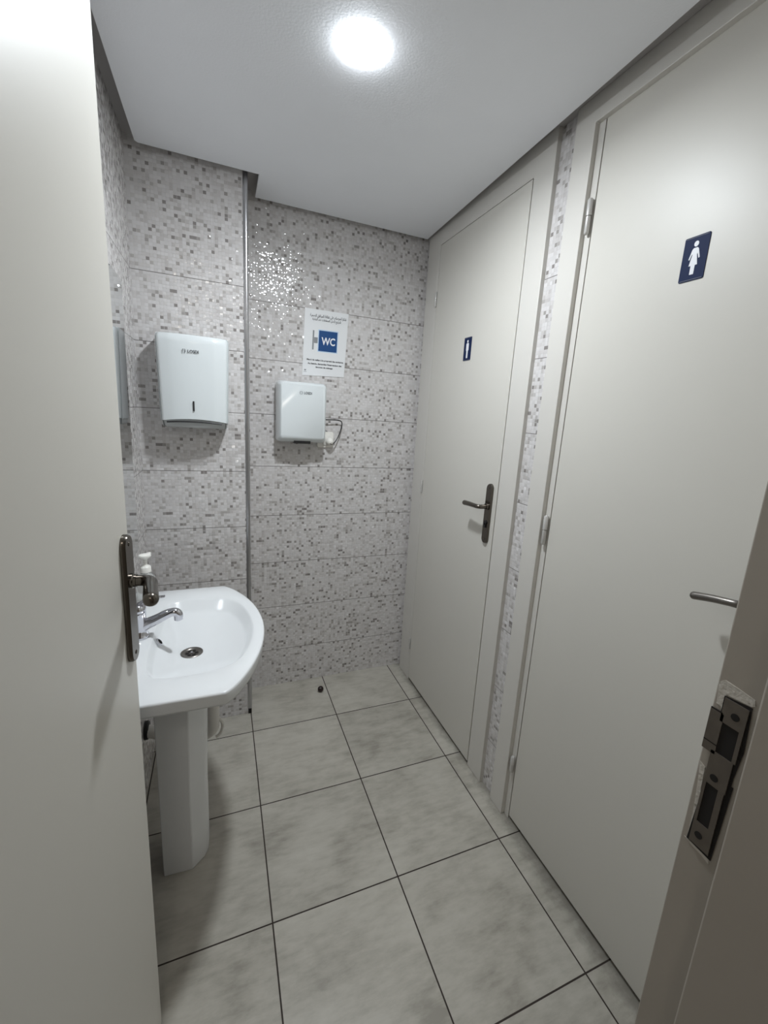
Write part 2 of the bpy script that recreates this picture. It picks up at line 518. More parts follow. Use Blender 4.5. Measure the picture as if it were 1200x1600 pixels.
def lever_set(parent, o, n, d, plate_h0, plate_h1, z_lever, w, path, rads, mt, keyhole=None, pt=0.009, plate_name='handle_plate'):
    """back plate centred at o (z ignored), normal n, plus lever built from (along d, out n, z) path"""
    o, n, d = Vector(o), Vector(n), Vector(d)
    bm = bmesh.new()
    zc = (plate_h0 + plate_h1) / 2
    hh = plate_h1 - plate_h0
    plate(bm, o + Z * zc, d, Z, n, rrect(w, hh, w * 0.49, 8), pt, inset=0.002)
    pl = finish(bm, plate_name, mt, parent, smooth=True)
    if keyhole is not None:
        bm = bmesh.new()
        tube(bm, [o + Z * (keyhole + 0.006) + n * pt * 0.4, o + Z * (keyhole + 0.006) + n * (pt + 0.004)], 0.0085)
        obox(bm, o + Z * keyhole, d, Z, n, (-0.005, 0.005), (-0.014, 0.004), (pt * 0.4, pt + 0.004))
        finish(bm, 'keyhole', M_BLACK, pl, smooth=True)
    for zz in (plate_h0 + w * 0.45, plate_h1 - w * 0.45):
        bm = bmesh.new()
        lathe(bm, o + Z * zz + n * (pt - 0.001), n, [(0.004, 0), (0.004, 0.0016), (0.0025, 0.0022)], 12)
        finish(bm, 'screw', mt, pl, smooth=True)
    bm = bmesh.new()
    pts = smooth_path([o + Z * (z_lever + z) + d * u + n * v for u, v, z in path], 6)
    k = len(pts)
    rr = []
    for i in range(k):
        t = i / (k - 1) * (len(rads) - 1)
        a = int(min(t, len(rads) - 2)); f = t - a
        rr.append(rads[a] * (1 - f) + rads[a + 1] * f)
    # rounded tip
    tip = pts[-1]; dr = (pts[-1] - pts[-2]).normalized()
    for q in (0.35, 0.65, 0.88, 1.0):
        pts.append(tip + dr * rr[k - 1] * q); rr.append(rr[k - 1] * math.sqrt(max(0, 1 - q * q)) + 1e-4)
    tube(bm, pts, rr, 18)
    lathe(bm, o + Z * z_lever + n * (pt - 0.001), n, [(0.0135, 0), (0.0135, 0.004), (0.0115, 0.006), (0.0115, 0.010)], 20)
    finish(bm, 'handle_lever', mt, parent, smooth=True)

def cubicle_door(n, ya, yb, ztop, xf=XR):
    bm = bmesh.new()
    box(bm, xf, XR + 0.04, yb + 0.0035, ya - 0.0015, 0.015, ztop - 0.003)
    d = finish(bm, 'door_%d' % n, M_PAINT, bevel=0.001, kind='structure')
    return d

door_casing(2, 0.300, 0.188, -0.4812, -0.579, 2.2495, HS)
d1 = cubicle_door(1, D1A, D1B, ZD1, XD1)
d1['label'] = 'narrow off-white door at the far end with the man sign and a full lever handle'
for z0, z1 in ((1.985, 2.045), (1.085, 1.145), (0.19, 0.25)):
    hinge(d1, D1A + 0.006, z0, z1, 0.0055, XD1 - 0.004)
lever_set(d1, (XD1, -0.434, 0), -X, Y, 0.992, 1.230, 1.140, 0.038,
          [(0, 0.009, 0), (0, 0.035, 0), (0.006, 0.047, 0), (0.022, 0.052, 0), (0.06, 0.052, -0.001), (0.100, 0.050, -0.004)],
          [0.0085, 0.0085, 0.0085, 0.0085, 0.0095, 0.0105], M_NICKEL, keyhole=1.070)

door_casing(3, -0.655, -0.7305, -1.44, -1.53, 2.278, HS)
d2 = cubicle_door(2, D2A, D2B, ZD2)
d2['label'] = 'nearer off-white door on the right with the woman sign'
for z0, z1 in ((2.0, 2.085), (1.085, 1.175), (0.205, 0.265)):
    hinge(d2, D2A + 0.008, z0, z1, 0.0078)
lever_set(d2, (XR, -1.352, 0), -X, Y, 0.986, 1.2255, 1.141, 0.038,
          [(0, 0.009, 0), (0, 0.035, 0), (0.006, 0.046, 0), (0.02, 0.050, -0.001), (0.055, 0.050, -0.007), (0.089, 0.050, -0.015)],
          [0.0085, 0.0085, 0.0080, 0.0075, 0.0080, 0.0085], M_NICKEL2, keyhole=1.065)
# rebate strip between casing and leaf of door 2, on the hinge side
struct('trim_4', lambda b: box(b, XR - 0.0005, XR + 0.03, D2A + 0.0015, -0.728, 0.0, ZD2), M_FRAME)
struct('trim_5', lambda b: box(b, XD1 + 0.0006, XR + 0.03, D1A + 0.0015, 0.190, 0.0, ZD1), M_FRAME)

# door signs
def door_sign(name, label, y0, y1, z0, z1, woman, XR=XR):
    yc, zc = (y0 + y1) / 2, (z0 + z1) / 2
    w, h = abs(y1 - y0), z1 - z0
    t = thing(name, label, 'sign', (XR, yc, z0))
    A = -Y
    bm = bmesh.new()
    r = 0.003
    plate(bm, (XR, yc, zc), A, Z, -X, rrect(w, h, r, 3), 0.0016)
    finish(bm, 'sign_plate', M_NAVY, t)
    # white keyline
    for s in (-1, 1):
        bm = bmesh.new()
        plate(bm, (XR, yc, zc + s * (h / 2 - 0.0025)), A, Z, -X, [(-w / 2 + 0.003, -0.0003), (w / 2 - 0.003, -0.0003), (w / 2 - 0.003, 0.0003), (-w / 2 + 0.003, 0.0003)], 0.0004, 0.0016)
        finish(bm, 'border_line', M_GREY, t)
    bm = bmesh.new()
    k = h / 0.092
    if woman:
        fig = [[(-0.0042, 0.0215), (0.0042, 0.0215), (0.0072, 0.0185), (0.0125, -0.0005), (0.0100, -0.0018), (0.0062, 0.0100), (0.0052, 0.0070),
                (0.0095, -0.0145), (0.0048, -0.0145), (0.0045, -0.0330), (-0.0045, -0.0330), (-0.0048, -0.0145), (-0.0095, -0.0145), (-0.0052, 0.0070),
                (-0.0062, 0.0100), (-0.0100, -0.0018), (-0.0125, -0.0005), (-0.0072, 0.0185)]]
    else:
        fig = [[(-0.0078, 0.0225), (0.0078, 0.0225), (0.0098, 0.0200), (0.0098, -0.0060), (0.0070, -0.0060), (0.0060, -0.0100), (0.0055, -0.0365), (-0.0055, -0.0365), (-0.0060, -0.0100),
                (-0.0070, -0.0060), (-0.0098, -0.0060), (-0.0098, 0.0200)]]
    for pl_ in fig:
        plate(bm, (XR, yc, zc), A, Z, -X, [(u * k, v * k) for u, v in pl_], 0.0004, 0.0016)
    plate(bm, (XR, yc, zc + 0.0295 * k), A, Z, -X, [(0.0052 * k * math.cos(a * math.pi / 10), 0.0058 * k * math.sin(a * math.pi / 10)) for a in range(20)], 0.0004, 0.0016)
    finish(bm, 'figure_symbol', M_WHITE, t)
    return t
door_sign('man_sign', 'small navy sign with a white man figure on the far narrow door', -0.129, -0.186, 1.7085, 1.801, False, XD1)
door_sign('woman_sign', 'navy sign with a white woman figure on the nearer right door', -1.053, -1.109, 1.797, 1.889, True)

# ------------------------------------------------------------------ right jamb of the entry with its strike plate
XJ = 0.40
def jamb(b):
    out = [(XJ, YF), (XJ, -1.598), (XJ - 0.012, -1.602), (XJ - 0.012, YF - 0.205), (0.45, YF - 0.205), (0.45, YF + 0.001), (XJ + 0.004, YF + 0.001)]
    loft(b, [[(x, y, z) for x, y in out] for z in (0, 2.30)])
tj = struct('trim_6', jamb, M_JAMB_SHADE, bevel=0.0015)
bm = bmesh.new()      # chipped edge of the paint round the plate
def quad_yz(bm, pts, x, t=0.0006):
    loft(bm, [[(x, y, z) for y, z in pts], [(x - t, y, z) for y, z in pts]])
quad_yz(bm, [(-1.5565, 1.192), (-1.562, 1.197), (-1.575, 1.1955), (-1.592, 1.1925), (-1.5935, 1.186), (-1.590, 1.1835), (-1.566, 1.1815), (-1.5655, 1.160), (-1.5635, 1.1655), (-1.5585, 1.166)], XJ)
quad_yz(bm, [(-1.5565, 1.088), (-1.563, 1.085), (-1.5645, 1.05), (-1.5655, 1.00), (-1.562, 0.984), (-1.562, 1.02), (-1.5595, 1.06)], XJ)
quad_yz(bm, [(-1.5595, 0.984), (-1.574, 0.985), (-1.588, 0.984), (-1.5895, 0.976), (-1.580, 0.9795), (-1.5685, 0.9805)], XJ)
finish(bm, 'chipped_paint', M_CHIP, tj)
bm = bmesh.new()
quad_yz(bm, [(-1.5650, 1.180), (-1.592, 1.183), (-1.5945, 1.130), (-1.5915, 1.095), (-1.5915, 1.085), (-1.5935, 1.085), (-1.5905, 0.9825), (-1.5622, 0.985), (-1.5655, 1.05), (-1.565, 1.09)], XJ - 0.0008, 0.0004)
finish(bm, 'plate_recess', M_VOID, tj)
sp_root_bm = bmesh.new()
xs_ = XJ - 0.0012
def slab_yz(bm, y0, y1, z0, z1, x=xs_, t=0.0014):
    box(bm, x - t, x, min(y0, y1), max(y0, y1), z0, z1)
# steel plate round its two openings, with the tongue turned to the room side
Y0, Y1 = -1.5665, -1.5905
slab_yz(sp_root_bm, Y0, Y1, 1.150, 1.179)
slab_yz(sp_root_bm, -1.5865, Y1, 1.112, 1.150)
slab_yz(sp_root_bm, -1.5555, -1.5695, 1.108, 1.159)
slab_yz(sp_root_bm, Y0 + 0.001, Y1 + 0.002, 1.071, 1.112)
slab_yz(sp_root_bm, Y0 + 0.001, -1.5685, 1.017, 1.071)
slab_yz(sp_root_bm, -1.5815, Y1 + 0.003, 1.017, 1.071)
slab_yz(sp_root_bm, Y0 + 0.001, Y1 + 0.003, 0.987, 1.017)
spl = finish(sp_root_bm, 'strike_plate', M_STRIKE, tj)
bm = bmesh.new()
for (yy, zz) in ((-1.5800, 1.1635), (-1.5750, 1.0815), (-1.5740, 1.0015)):
    tube(bm, [(xs_ - 0.0010, yy, zz), (xs_ - 0.0020, yy, zz)], 0.0042, 16)
finish(bm, 'screw_hole', M_VOID, spl)
bm = bmesh.new()
slab_yz(bm, -1.5695, -1.5865, 1.112, 1.150, t=0.0004)
slab_yz(bm, -1.5685, -1.5815, 1.017, 1.071, t=0.0004)
finish(bm, 'latch_opening', M_VOID, spl)
bm = bmesh.new()
slab_yz(bm, -1.5556, -1.5694, 1.1190, 1.1202, x=xs_ - 0.0013, t=0.0004)
slab_yz(bm, -1.5556, -1.5680, 1.1590, 1.1604, x=xs_ - 0.0002, t=0.0012)
finish(bm, 'tongue_seam', M_VOID, spl)

# ------------------------------------------------------------------ open entry door on the left
E = Vector((-0.2700, -0.9400, 0)); HG = Vector((-0.3700, -1.6200, 0))
dd = (E - HG).normalized()                 # from hinge to free edge
nn = Vector((dd.y, -dd.x, 0))              # towards the room
bm = bmesh.new()
L3 = (E - HG).length
obox(bm, HG, dd, nn, Z, (0.0, L3), (-0.038, 0.0), (0.010, 2.262))
d3 = finish(bm, 'door_3', M_PAINT, bevel=0.0015, kind='structure')
d3['label'] = 'open entry door leaf filling the left edge with a dark lever handle'
lever_set(d3, E - dd * 0.024, nn, -dd, 0.982, 1.226, 1.140, 0.038,
          [(0, 0.009, 0), (0, 0.020, 0), (0.001, 0.031, 0), (0.009, 0.042, -0.0005), (0.030, 0.048, -0.002), (0.078, 0.062, -0.003)],
          [0.0105, 0.0100, 0.0105, 0.0115, 0.0115, 0.0122], M_NICKEL)
# hinge-side jamb of the entry
struct('trim_7', lambda b: box(b, -0.42, -0.385, YF - 0.205, YF + 0.001, 0, 2.30), M_JAMB_SHADE)

# ------------------------------------------------------------------ mirror on the left wall
t = thing('wall_mirror', 'frameless mirror on the left wall above the sink, mostly behind the open door', 'mirror', (XL, -0.5, 1.0))
bm = bmesh.new(); box(bm, XL, -0.383, -0.80, -0.215, 0.99, 1.78); finish(bm, 'backing', M_PLASG, t)
bm = bmesh.new(); box(bm, -0.383, -0.377, -0.835, -0.190, 0.96, 1.81); finish(bm, 'glass', M_MIRROR, t, bevel=0.001, segs=1)

# ------------------------------------------------------------------ paper towel dispenser on the column
def towel_dispenser():
    x0, x1, z0, z1 = -0.325, -0.073, 1.386, 1.704
    xc, w = (x0 + x1) / 2, x1 - x0
    t = thing('paper_towel_dispenser', 'large white glossy paper towel dispenser on the tiled column above the sink', 'paper towel dispenser', (xc, YC, z0))
    depth = 0.128
    # horizontal cross-section: flat back, rounded sides, bowed front
    def section(z, wk, dk, inset=0.0):
        hw = w / 2 * wk - inset; dp = depth * dk - inset
        pts = [(-hw, 0.0), (-hw, -dp * 0.62), (-hw + 0.004, -dp * 0.76)]
        r = 0.022
        for k in range(5):
            a = math.radians(180 - 75 * k / 4 )
            pts.append((-hw + 0.006 + r + r * math.cos(a), -(dp - 0.016 - r * 0.75) - r * 0.75 * math.sin(math.radians(90 * k / 4))))
        for k in range(1, 12):
            u = -hw + 0.024 + (2 * hw - 0.048) * k / 12
            s = 1 - (u / hw) ** 2
            pts.append((u, -(dp - 0.016) - 0.016 * s))
        right = [(-u, v) for u, v in reversed(pts[:8])]
        pts = pts[:8] + pts[8:] + right
        return [(xc + u, YC + v, z) for u, v in pts]
    rings = [section(z1 - 0.000, 0.955, 0.86), section(z1 - 0.003, 0.985, 0.94), section(z1 - 0.012, 1.0, 0.985), section(z1 - 0.03, 1.0, 1.0)]
    for k in range(1, 7):
        f = k / 6
        rings.append(section(z1 - 0.03 - (z1 - 0.03 - z0 - 0.002) * f, 1.0 - 0.052 * f, 1.0 - 0.03 * f))
    # lower lip arches upward in the middle
    last = []
    for (px, py, pz) in rings[-1]:
        last.append((px, py, pz + 0.013 * max(0, 1 - ((px - xc) / (w / 2)) ** 2) * (1 if py < YC - 0.06 else 0)))
    rings[-1] = last
    bm = bmesh.new(); loft(bm, rings)
    body = finish(bm, 'cover', M_PLAS, t, smooth=True)
    # bottom tray, set back, with the dispensing slot
    bm = bmesh.new()
    r0 = section(z0 + 0.012, 0.925, 0.90); r1 = section(z0 - 0.016, 0.90, 0.80); r2 = section(z0 - 0.020, 0.86, 0.70)
    loft(bm, [r0, r1, r2])
    tray = finish(bm, 'bottom_tray', M_PLASG, t, smooth=True)
    bm = bmesh.new()
    pts = []
    for k in range(13):
        u = -0.095 + 0.19 * k / 12
        pts.append((xc + u, YC - depth * 0.885 - 0.010 * (1 - (u / 0.12) ** 2), z0 + 0.0 + 0.005 * (1 - (u / 0.1) ** 2)))
    tube(bm, pts, 0.0028, 8)
    finish(bm, 'paper_slot', M_BLACK, t, smooth=True)
    # level window and mark
    bm = bmesh.new(); box(bm, -0.2035, -0.1985, YC - depth - 0.0012, YC - depth + 0.004, 1.431, 1.467)
    finish(bm, 'level_window', M_BLACK, t)
    text_mesh('LOSDI', 0.036, (-0.197, YC - depth - 0.0022, 1.6435), X, Z, -Y, M_INK, 'brand_lettering', t, height=0.0110, bold=0.018)
    bm = bmesh.new()
    for s in (-1, 1):
        p = [(-0.2275 + s * 0.0016, YC - depth - 0.0022, 1.650), (-0.2275 + s * 0.0045, YC - depth - 0.0022, 1.648), (-0.2275 + s * 0.0045, YC - depth - 0.0022, 1.639), (-0.2275 + s * 0.0016, YC - depth - 0.0022, 1.637)]
        tube(bm, p, 0.0009, 6)
    finish(bm, 'brand_mark', M_INK, t)
towel_dispenser()

# ------------------------------------------------------------------ hand dryer on the back wall
def hand_dryer():
    x0, x1, z0, z1 = 0.130, 0.356, 1.312, 1.588
    xc = (x0 + x1) / 2
    t = thing('hand_dryer', 'small white electric hand dryer on the back wall under the notice', 'hand dryer', (xc, YB, z0))
    dp = 0.112
    zc = (z0 + z1) / 2
    def ring(w, h, r, y, zz=zc): return [(xc + u, y, zz + v) for u, v in rrect(w, h, r, 6)]
    W, Hh = x1 - x0, z1 - z0
    bm = bmesh.new()
    loft(bm, [ring(W - 0.010, Hh - 0.010, 0.010, YB), ring(W - 0.010, Hh - 0.010, 0.010, YB - 0.012), ring(W - 0.001, Hh - 0.001, 0.014, YB - 0.013), ring(W, Hh, 0.016, YB - 0.060, zc),
              ring(W - 0.006, Hh - 0.006, 0.018, YB - 0.086), ring(W - 0.014, Hh - 0.016, 0.018, YB - 0.100, zc + 0.001), ring(W - 0.022, Hh - 0.030, 0.014, YB - 0.108, zc + 0.004), ring(W - 0.030, Hh - 0.040, 0.012, YB - dp, zc + 0.005)])
    finish(bm, 'casing', M_PLAS, t, smooth=True)
    bm = bmesh.new()
    box(bm, xc - 0.038, xc + 0.038, YB - 0.098, YB - 0.055, z0 - 0.004, z0 + 0.010)
    plate(bm, (xc - 0.001, YB - 0.0965, z0 + 0.009), X, Z, (0, -0.85, -0.5), rrect(0.076, 0.016, 0.003, 3), 0.004)
    finish(bm, 'air_nozzle', M_BLACK, t)
    text_mesh('LOSDI', 0.036, (0.262, YB - dp - 0.0004, 1.538), X, Z, -Y, M_INK, 'brand_lettering', t, height=0.0110, bold=0.018)
    bm = bmesh.new()
    for s in (-1, 1):
        p = [(0.2315 + s * 0.0016, YB - dp - 0.0006, 1.544), (0.2315 + s * 0.0045, YB - dp - 0.0006, 1.542), (0.2315 + s * 0.0045, YB - dp - 0.0006, 1.533), (0.2315 + s * 0.0016, YB - dp - 0.0006, 1.531)]
        tube(bm, p, 0.0009, 6)
    finish(bm, 'brand_mark', M_INK, t)
    # cord: leaves the right side, loops and drops into the plug
    bm = bmesh.new()
    pts = smooth_path([(0.345, YB - 0.03, 1.422), (0.385, YB - 0.028, 1.424), (0.430, YB - 0.024, 1.424), (0.449, YB - 0.022, 1.412), (0.443, YB - 0.022, 1.372), (0.424, YB - 0.028, 1.330), (0.402, YB - 0.040, 1.308), (0.386, YB - 0.050, 1.310)], 6)
    tube(bm, pts, 0.0027, 8)
    finish(bm, 'power_cord', M_BLACK, t, smooth=True)
    bm = bmesh.new()
    lathe(bm, (0.389, YB - 0.016, 1.318), -Y, [(0.019, 0), (0.019, 0.020), (0.014, 0.030), (0.006, 0.036)], 18)
    finish(bm, 'plug', M_PUMP, t, smooth=True)
hand_dryer()
t = thing('wall_socket', 'white wall socket partly hidden behind the lower right of the hand dryer', 'socket', (0.375, YB, 1.285))
bm = bmesh.new(); plate(bm, (0.372, YB, 1.325), X, Z, -Y, rrect(0.082, 0.078, 0.008, 4), 0.010, inset=0.002); finish(bm, 'face_plate', M_PUMP, t, smooth=True)
bm = bmesh.new(); lathe(bm, (0.378, YB - 0.0098, 1.322), -Y, [(0.027, 0), (0.027, 0.004), (0.024, 0.006)], 24); finish(bm, 'socket_ring', M_PVC, t, smooth=True)
bm = bmesh.new()
tube(bm, smooth_path([(0.346, YB - 0.004, 1.392), (0.372, YB - 0.004, 1.372), (0.390, YB - 0.006, 1.352)], 5), 0.0018, 8)
finish(bm, 'thin_wire', M_GREY, t, smooth=True)

# ------------------------------------------------------------------ notice sheet
AR = {'ء': 'ﺀ---', 'آ': 'ﺁﺂ', 'ا': 'ﺍﺎ', 'ب': 'ﺏﺐﺑﺒ', 'ة': 'ﺓﺔ', 'ت': 'ﺕﺖﺗﺘ', 'ج': 'ﺝﺞﺟﺠ', 'ح': 'ﺡﺢﺣﺤ', 'د': 'ﺩﺪ', 'ر': 'ﺭﺮ', 'س': 'ﺱﺲﺳﺴ', 'ش': 'ﺵﺶﺷﺸ',
      'ص': 'ﺹﺺﺻﺼ', 'ط': 'ﻁﻂﻃﻄ', 'ظ': 'ﻅﻆﻇﻈ', 'ع': 'ﻉﻊﻋﻌ', 'غ': 'ﻍﻎﻏﻐ', 'ف': 'ﻑﻒﻓﻔ', 'ق': 'ﻕﻖﻗﻘ', 'ك': 'ﻙﻚﻛﻜ', 'ل': 'ﻝﻞﻟﻠ', 'م': 'ﻡﻢﻣﻤ', 'ن': 'ﻥﻦﻧﻨ',
      'ه': 'ﻩﻪﻫﻬ', 'و': 'ﻭﻮ', 'ى': 'ﻯﻰ', 'ي': 'ﻱﻲﻳﻴ'}
def shape_arabic(s):
    out = []
    for i, ch in enumerate(s):
        if ch not in AR: out.append(ch); continue
        f = AR[ch]
        prev = i > 0 and s[i - 1] in AR and len(AR[s[i - 1]]) == 4
        nxt = i + 1 < len(s) and s[i + 1] in AR and len(f) == 4
        out.append(f[3] if prev and nxt else f[2] if nxt else f[1] if prev else f[0])
    return ''.join(reversed(out))
def notice():
    TL, TR, BL, BR = (0.262, 1.923), (0.469, 1.923), (0.2535, 1.624), (0.4555, 1.631)
    t = thing('wall_notice', 'laminated white notice sheet with a blue WC panel above the hand dryer', 'notice', (0.36, YB, 1.625))
    bm = bmesh.new()
    loft(bm, [[(x, YB, z) for x, z in (TL, TR, BR, BL)], [(x, YB - 0.0025, z) for x, z in (TL, TR, BR, BL)]])
    finish(bm, 'sheet', M_PAPER, t)
    a = Vector((TR[0] - TL[0], 0, TR[1] - TL[1])).normalized()
    a = Vector((1, 0, 0.006)).normalized(); b = Vector((0.030, 0, 1)).normalized()
    y = YB - 0.0028
    text_mesh(shape_arabic('شكرا لحرصكم على نظافة المرافق الصحية'), 0.172, (0.3715, y, 1.8935), a, b, -Y, M_INK, 'arabic_first_line', t, height=0.019, bold=0.014)
    text_mesh(shape_arabic('للتبليغ اتصل المنظفات عند الحاجة'), 0.136, (0.364, y, 1.8775), a, b, -Y, M_INK, 'arabic_second_line', t, height=0.016, bold=0.014)
    for i, (s, wdt, xx, zz) in enumerate((('Merci de veiller à la propreté des sanitaires', 0.176, 0.3615, 1.6975), ('Au besoin, demandez l’intervention des', 0.164, 0.3600, 1.6810), ('femmes de ménage', 0.082, 0.3570, 1.6655))):
        text_mesh(s, wdt, (xx, y, zz), a, b, -Y, M_INK, 'french_line', t, height=0.0088 if i else 0.0095, bold=0.03)
    bm = bmesh.new()
    plate(bm, (0.372, YB, 1.787), a, b, -Y, rrect(0.096, 0.100, 0.001, 2), 0.0003, 0.0025); finish(bm, 'pale_panel', M_LBLUE, t)
    bm = bmesh.new()
    plate(bm, (0.372, YB, 1.787), a, b, -Y, rrect(0.088, 0.092, 0.001, 2), 0.0003, 0.0029); finish(bm, 'blue_panel', M_BLUE, t)
    text_mesh('WC', 0.066, (0.3735, y - 0.0006, 1.787), a, b, -Y, M_WHITE, 'wc_lettering', t, height=0.035, bold=0.025)
    bm = bmesh.new()
    plate(bm, (0.302, YB, 1.787), a, b, -Y, rrect(0.007, 0.086, 0.001, 2), 0.0003, 0.0025)
    plate(bm, (0.3145, YB, 1.787), a, b, -Y, rrect(0.017, 0.026, 0.001, 2), 0.0003, 0.0025)
    finish(bm, 'bracket_print', M_GREY, t)
    bm = bmesh.new()
    plate(bm, (0.2665, YB, 1.6480), a, b, -Y, [(-0.006, 0.003), (0, 0.0045), (0.006, 0.003), (0.003, -0.001), (0, -0.0025), (-0.003, -0.001)], 0.0003, 0.0025)
    plate(bm, (0.2665, YB, 1.6415), a, b, -Y, rrect(0.013, 0.0018, 0.0005, 2), 0.0003, 0.0025)
    finish(bm, 'small_mark', M_GREY, t)
notice()

# ------------------------------------------------------------------ washbasin and pedestal
SYC = -0.512
ZR = 0.800
def poly_sample(half, n):
    """closed outline symmetric about y=0 from a half outline, sampled by angle round (cx,0)"""
    full = [(x, y) for x, y in half] + [(x, -y) for x, y in reversed(half) if abs(y) > 1e-6]
    cx = -0.185
    out = []
    m_ = len(full)
    for k in range(n):
        a = 2 * math.pi * (k + 0.5) / n
        dx, dy = math.cos(a), math.sin(a)
        best = None
        for i in range(m_):
            x1, y1 = full[i][0] - cx, full[i][1]
            x2, y2 = full[(i + 1) % m_][0] - cx, full[(i + 1) % m_][1]
            ex, ey = x2 - x1, y2 - y1
            den = dx * ey - dy * ex
            if abs(den) < 1e-12: continue
            tt = (x1 * ey - y1 * ex) / den
            ss = (x1 * dy - y1 * dx) / den
            if tt > 0 and -1e-9 <= ss <= 1 + 1e-9 and (best is None or tt < best): best = tt
        out.append((cx + dx * best, dy * best))
    return out
def cr(half_pts, k=5):
    return [(p.x, p.y) for p in smooth_path([(x, y, 0) for x, y in half_pts], k)]
def nose(half, k=6):
    full = half + [(x, -y) for x, y in reversed(half[:-1])]
    pts = smooth_path([(x, y, 0) for x, y in full], k)
    n_h = (len(half) - 1) * k
    return [(p.x, max(0.0, p.y)) for p in pts[:n_h + 1]]
outer_h = [(-0.399, 0.330), (-0.112, 0.332)] + nose([(-0.108, 0.330), (-0.076, 0.290), (-0.036, 0.208), (-0.008, 0.110), (0.003, 0.0)])
inner_h = nose([(-0.303, 0.0), (-0.303, 0.10), (-0.296, 0.185), (-0.270, 0.222), (-0.215, 0.232), (-0.130, 0.224), (-0.075, 0.186), (-0.042, 0.100), (-0.031, 0.0)])
NB = 192
outer = poly_sample(outer_h, NB)
inner = poly_sample(inner_h, NB)
DR = (-0.204, 0.0)
basin = thing('washbasin', 'white ceramic washbasin with bow-shaped front standing on a pedestal by the left wall', 'sink', (-0.22, SYC, 0))
def blend(p, q, f): return (p[0] * (1 - f) + q[0] * f, p[1] * (1 - f) + q[1] * f)
def ring_at(pl, z): return [(x, y + SYC, z) for x, y in pl]
drc = [(DR[0] + 0.030 * math.cos(2 * math.pi * (k + 0.5) / NB), 0.030 * math.sin(2 * math.pi * (k + 0.5) / NB)) for k in range(NB)]
rings = []
def shrink(pl, d):
    o_ = []
    for x, y in pl:
        l = math.hypot(x + 0.185, y)
        s = (l - d) / l
        o_.append((-0.185 + (x + 0.185) * s, y * s))
    return o_
rings.append(ring_at(drc, 0.690))
rings.append(ring_at([blend(p, q, 0.35) for p, q in zip(drc, inner)], 0.695))
rings.append(ring_at([blend(p, q, 0.80) for p, q in zip(drc, inner)], 0.715))
rings.append(ring_at([blend(p, q, 1.02) for p, q in zip(drc, inner)], 0.752))
rings.append(ring_at(shrink(outer, 0.014), 0.762))
rings.append(ring_at(shrink(outer, 0.004), 0.764))
rings.append(ring_at(shrink(outer, 0.002), 0.770))
rings.append(ring_at(outer, 0.794))
rings.append(ring_at(shrink(outer, 0.0012), 0.7985))
rings.append(ring_at(shrink(outer, 0.005), ZR))
rings.append(ring_at([blend(p, q, 0.5) for p, q in zip(outer, inner)], ZR - 0.0005))
rings.append(ring_at(shrink(inner, -0.004), ZR - 0.001))
rings.append(ring_at(inner, ZR - 0.003))
for f in (0.02, 0.05, 0.09, 0.13, 0.155, 0.18, 0.21, 0.26, 0.32, 0.39, 0.47, 0.56, 0.66, 0.76, 0.86, 0.94, 1.0):
    q = max(0.0, f - 0.13) / 0.87
    z = (ZR - 0.003 - 0.030 * (f / 0.15)) if f < 0.14 else 0.728 + 0.041 * (1 - q) ** 1.9
    rings.append(ring_at([blend(p, c, f) for p, c in zip(inner, drc)], z))
bm = bmesh.new()
loft(bm, rings, cap0=False, cap1=False)
bowl = finish(bm, 'bowl', M_CER, basin, smooth=True)
bowl.data.set_sharp_from_angle(angle=math.radians(75))
# drain
bm = bmesh.new()
lathe(bm, (DR[0], SYC, 0.7265), Z, [(0.031, 0), (0.031, 0.0030), (0.029, 0.0042), (0.0225, 0.0030), (0.020, 0.0005), (0.010, 0.0004), (0.002, 0.0004)], 32)
dn = finish(bm, 'drain', M_NICKEL2, basin, smooth=True)
bm = bmesh.new()
for k in range(6):
    a = math.pi * k / 3
    cx, cyy = DR[0] + 0.0125 * math.cos(a), SYC + 0.0125 * math.sin(a)
    lathe(bm, (cx, cyy, 0.7268), Z, [(0.0052, 0), (0.0052, 0.0008)], 10)
finish(bm, 'drain_hole', M_VOID, dn)
bm = bmesh.new()
lathe(bm, (DR[0], SYC, 0.7265), Z, [(0.004, 0.0), (0.004, 0.0035), (0.002, 0.0045)], 12)
finish(bm, 'drain_screw', M_CHROME, dn, smooth=True)
# overflow on the back slope of the bowl
bm = bmesh.new()
ov = Vector((-0.2880, SYC + 0.002, 0.7745)); nx = Vector((0.80, 0, 0.6)).normalized(); bx = nx.cross(Y)
loft(bm, [circle(ov, Y, bx, 0.0125, 24), circle(ov + nx * 0.002, Y, bx, 0.0125, 24), circle(ov + nx * 0.0028, Y, bx, 0.0105, 24), circle(ov + nx * 0.0028, Y, bx, 0.0085, 24)], True, False)
of = finish(bm, 'overflow_ring', M_CHROME, basin, smooth=True)
bm = bmesh.new()
loft(bm, [circle(ov + nx * 0.001, Y, bx, 0.0092, 24), circle(ov + nx * 0.0022, Y, bx, 0.0090, 24)])
finish(bm, 'overflow_hole', M_VOID, of)
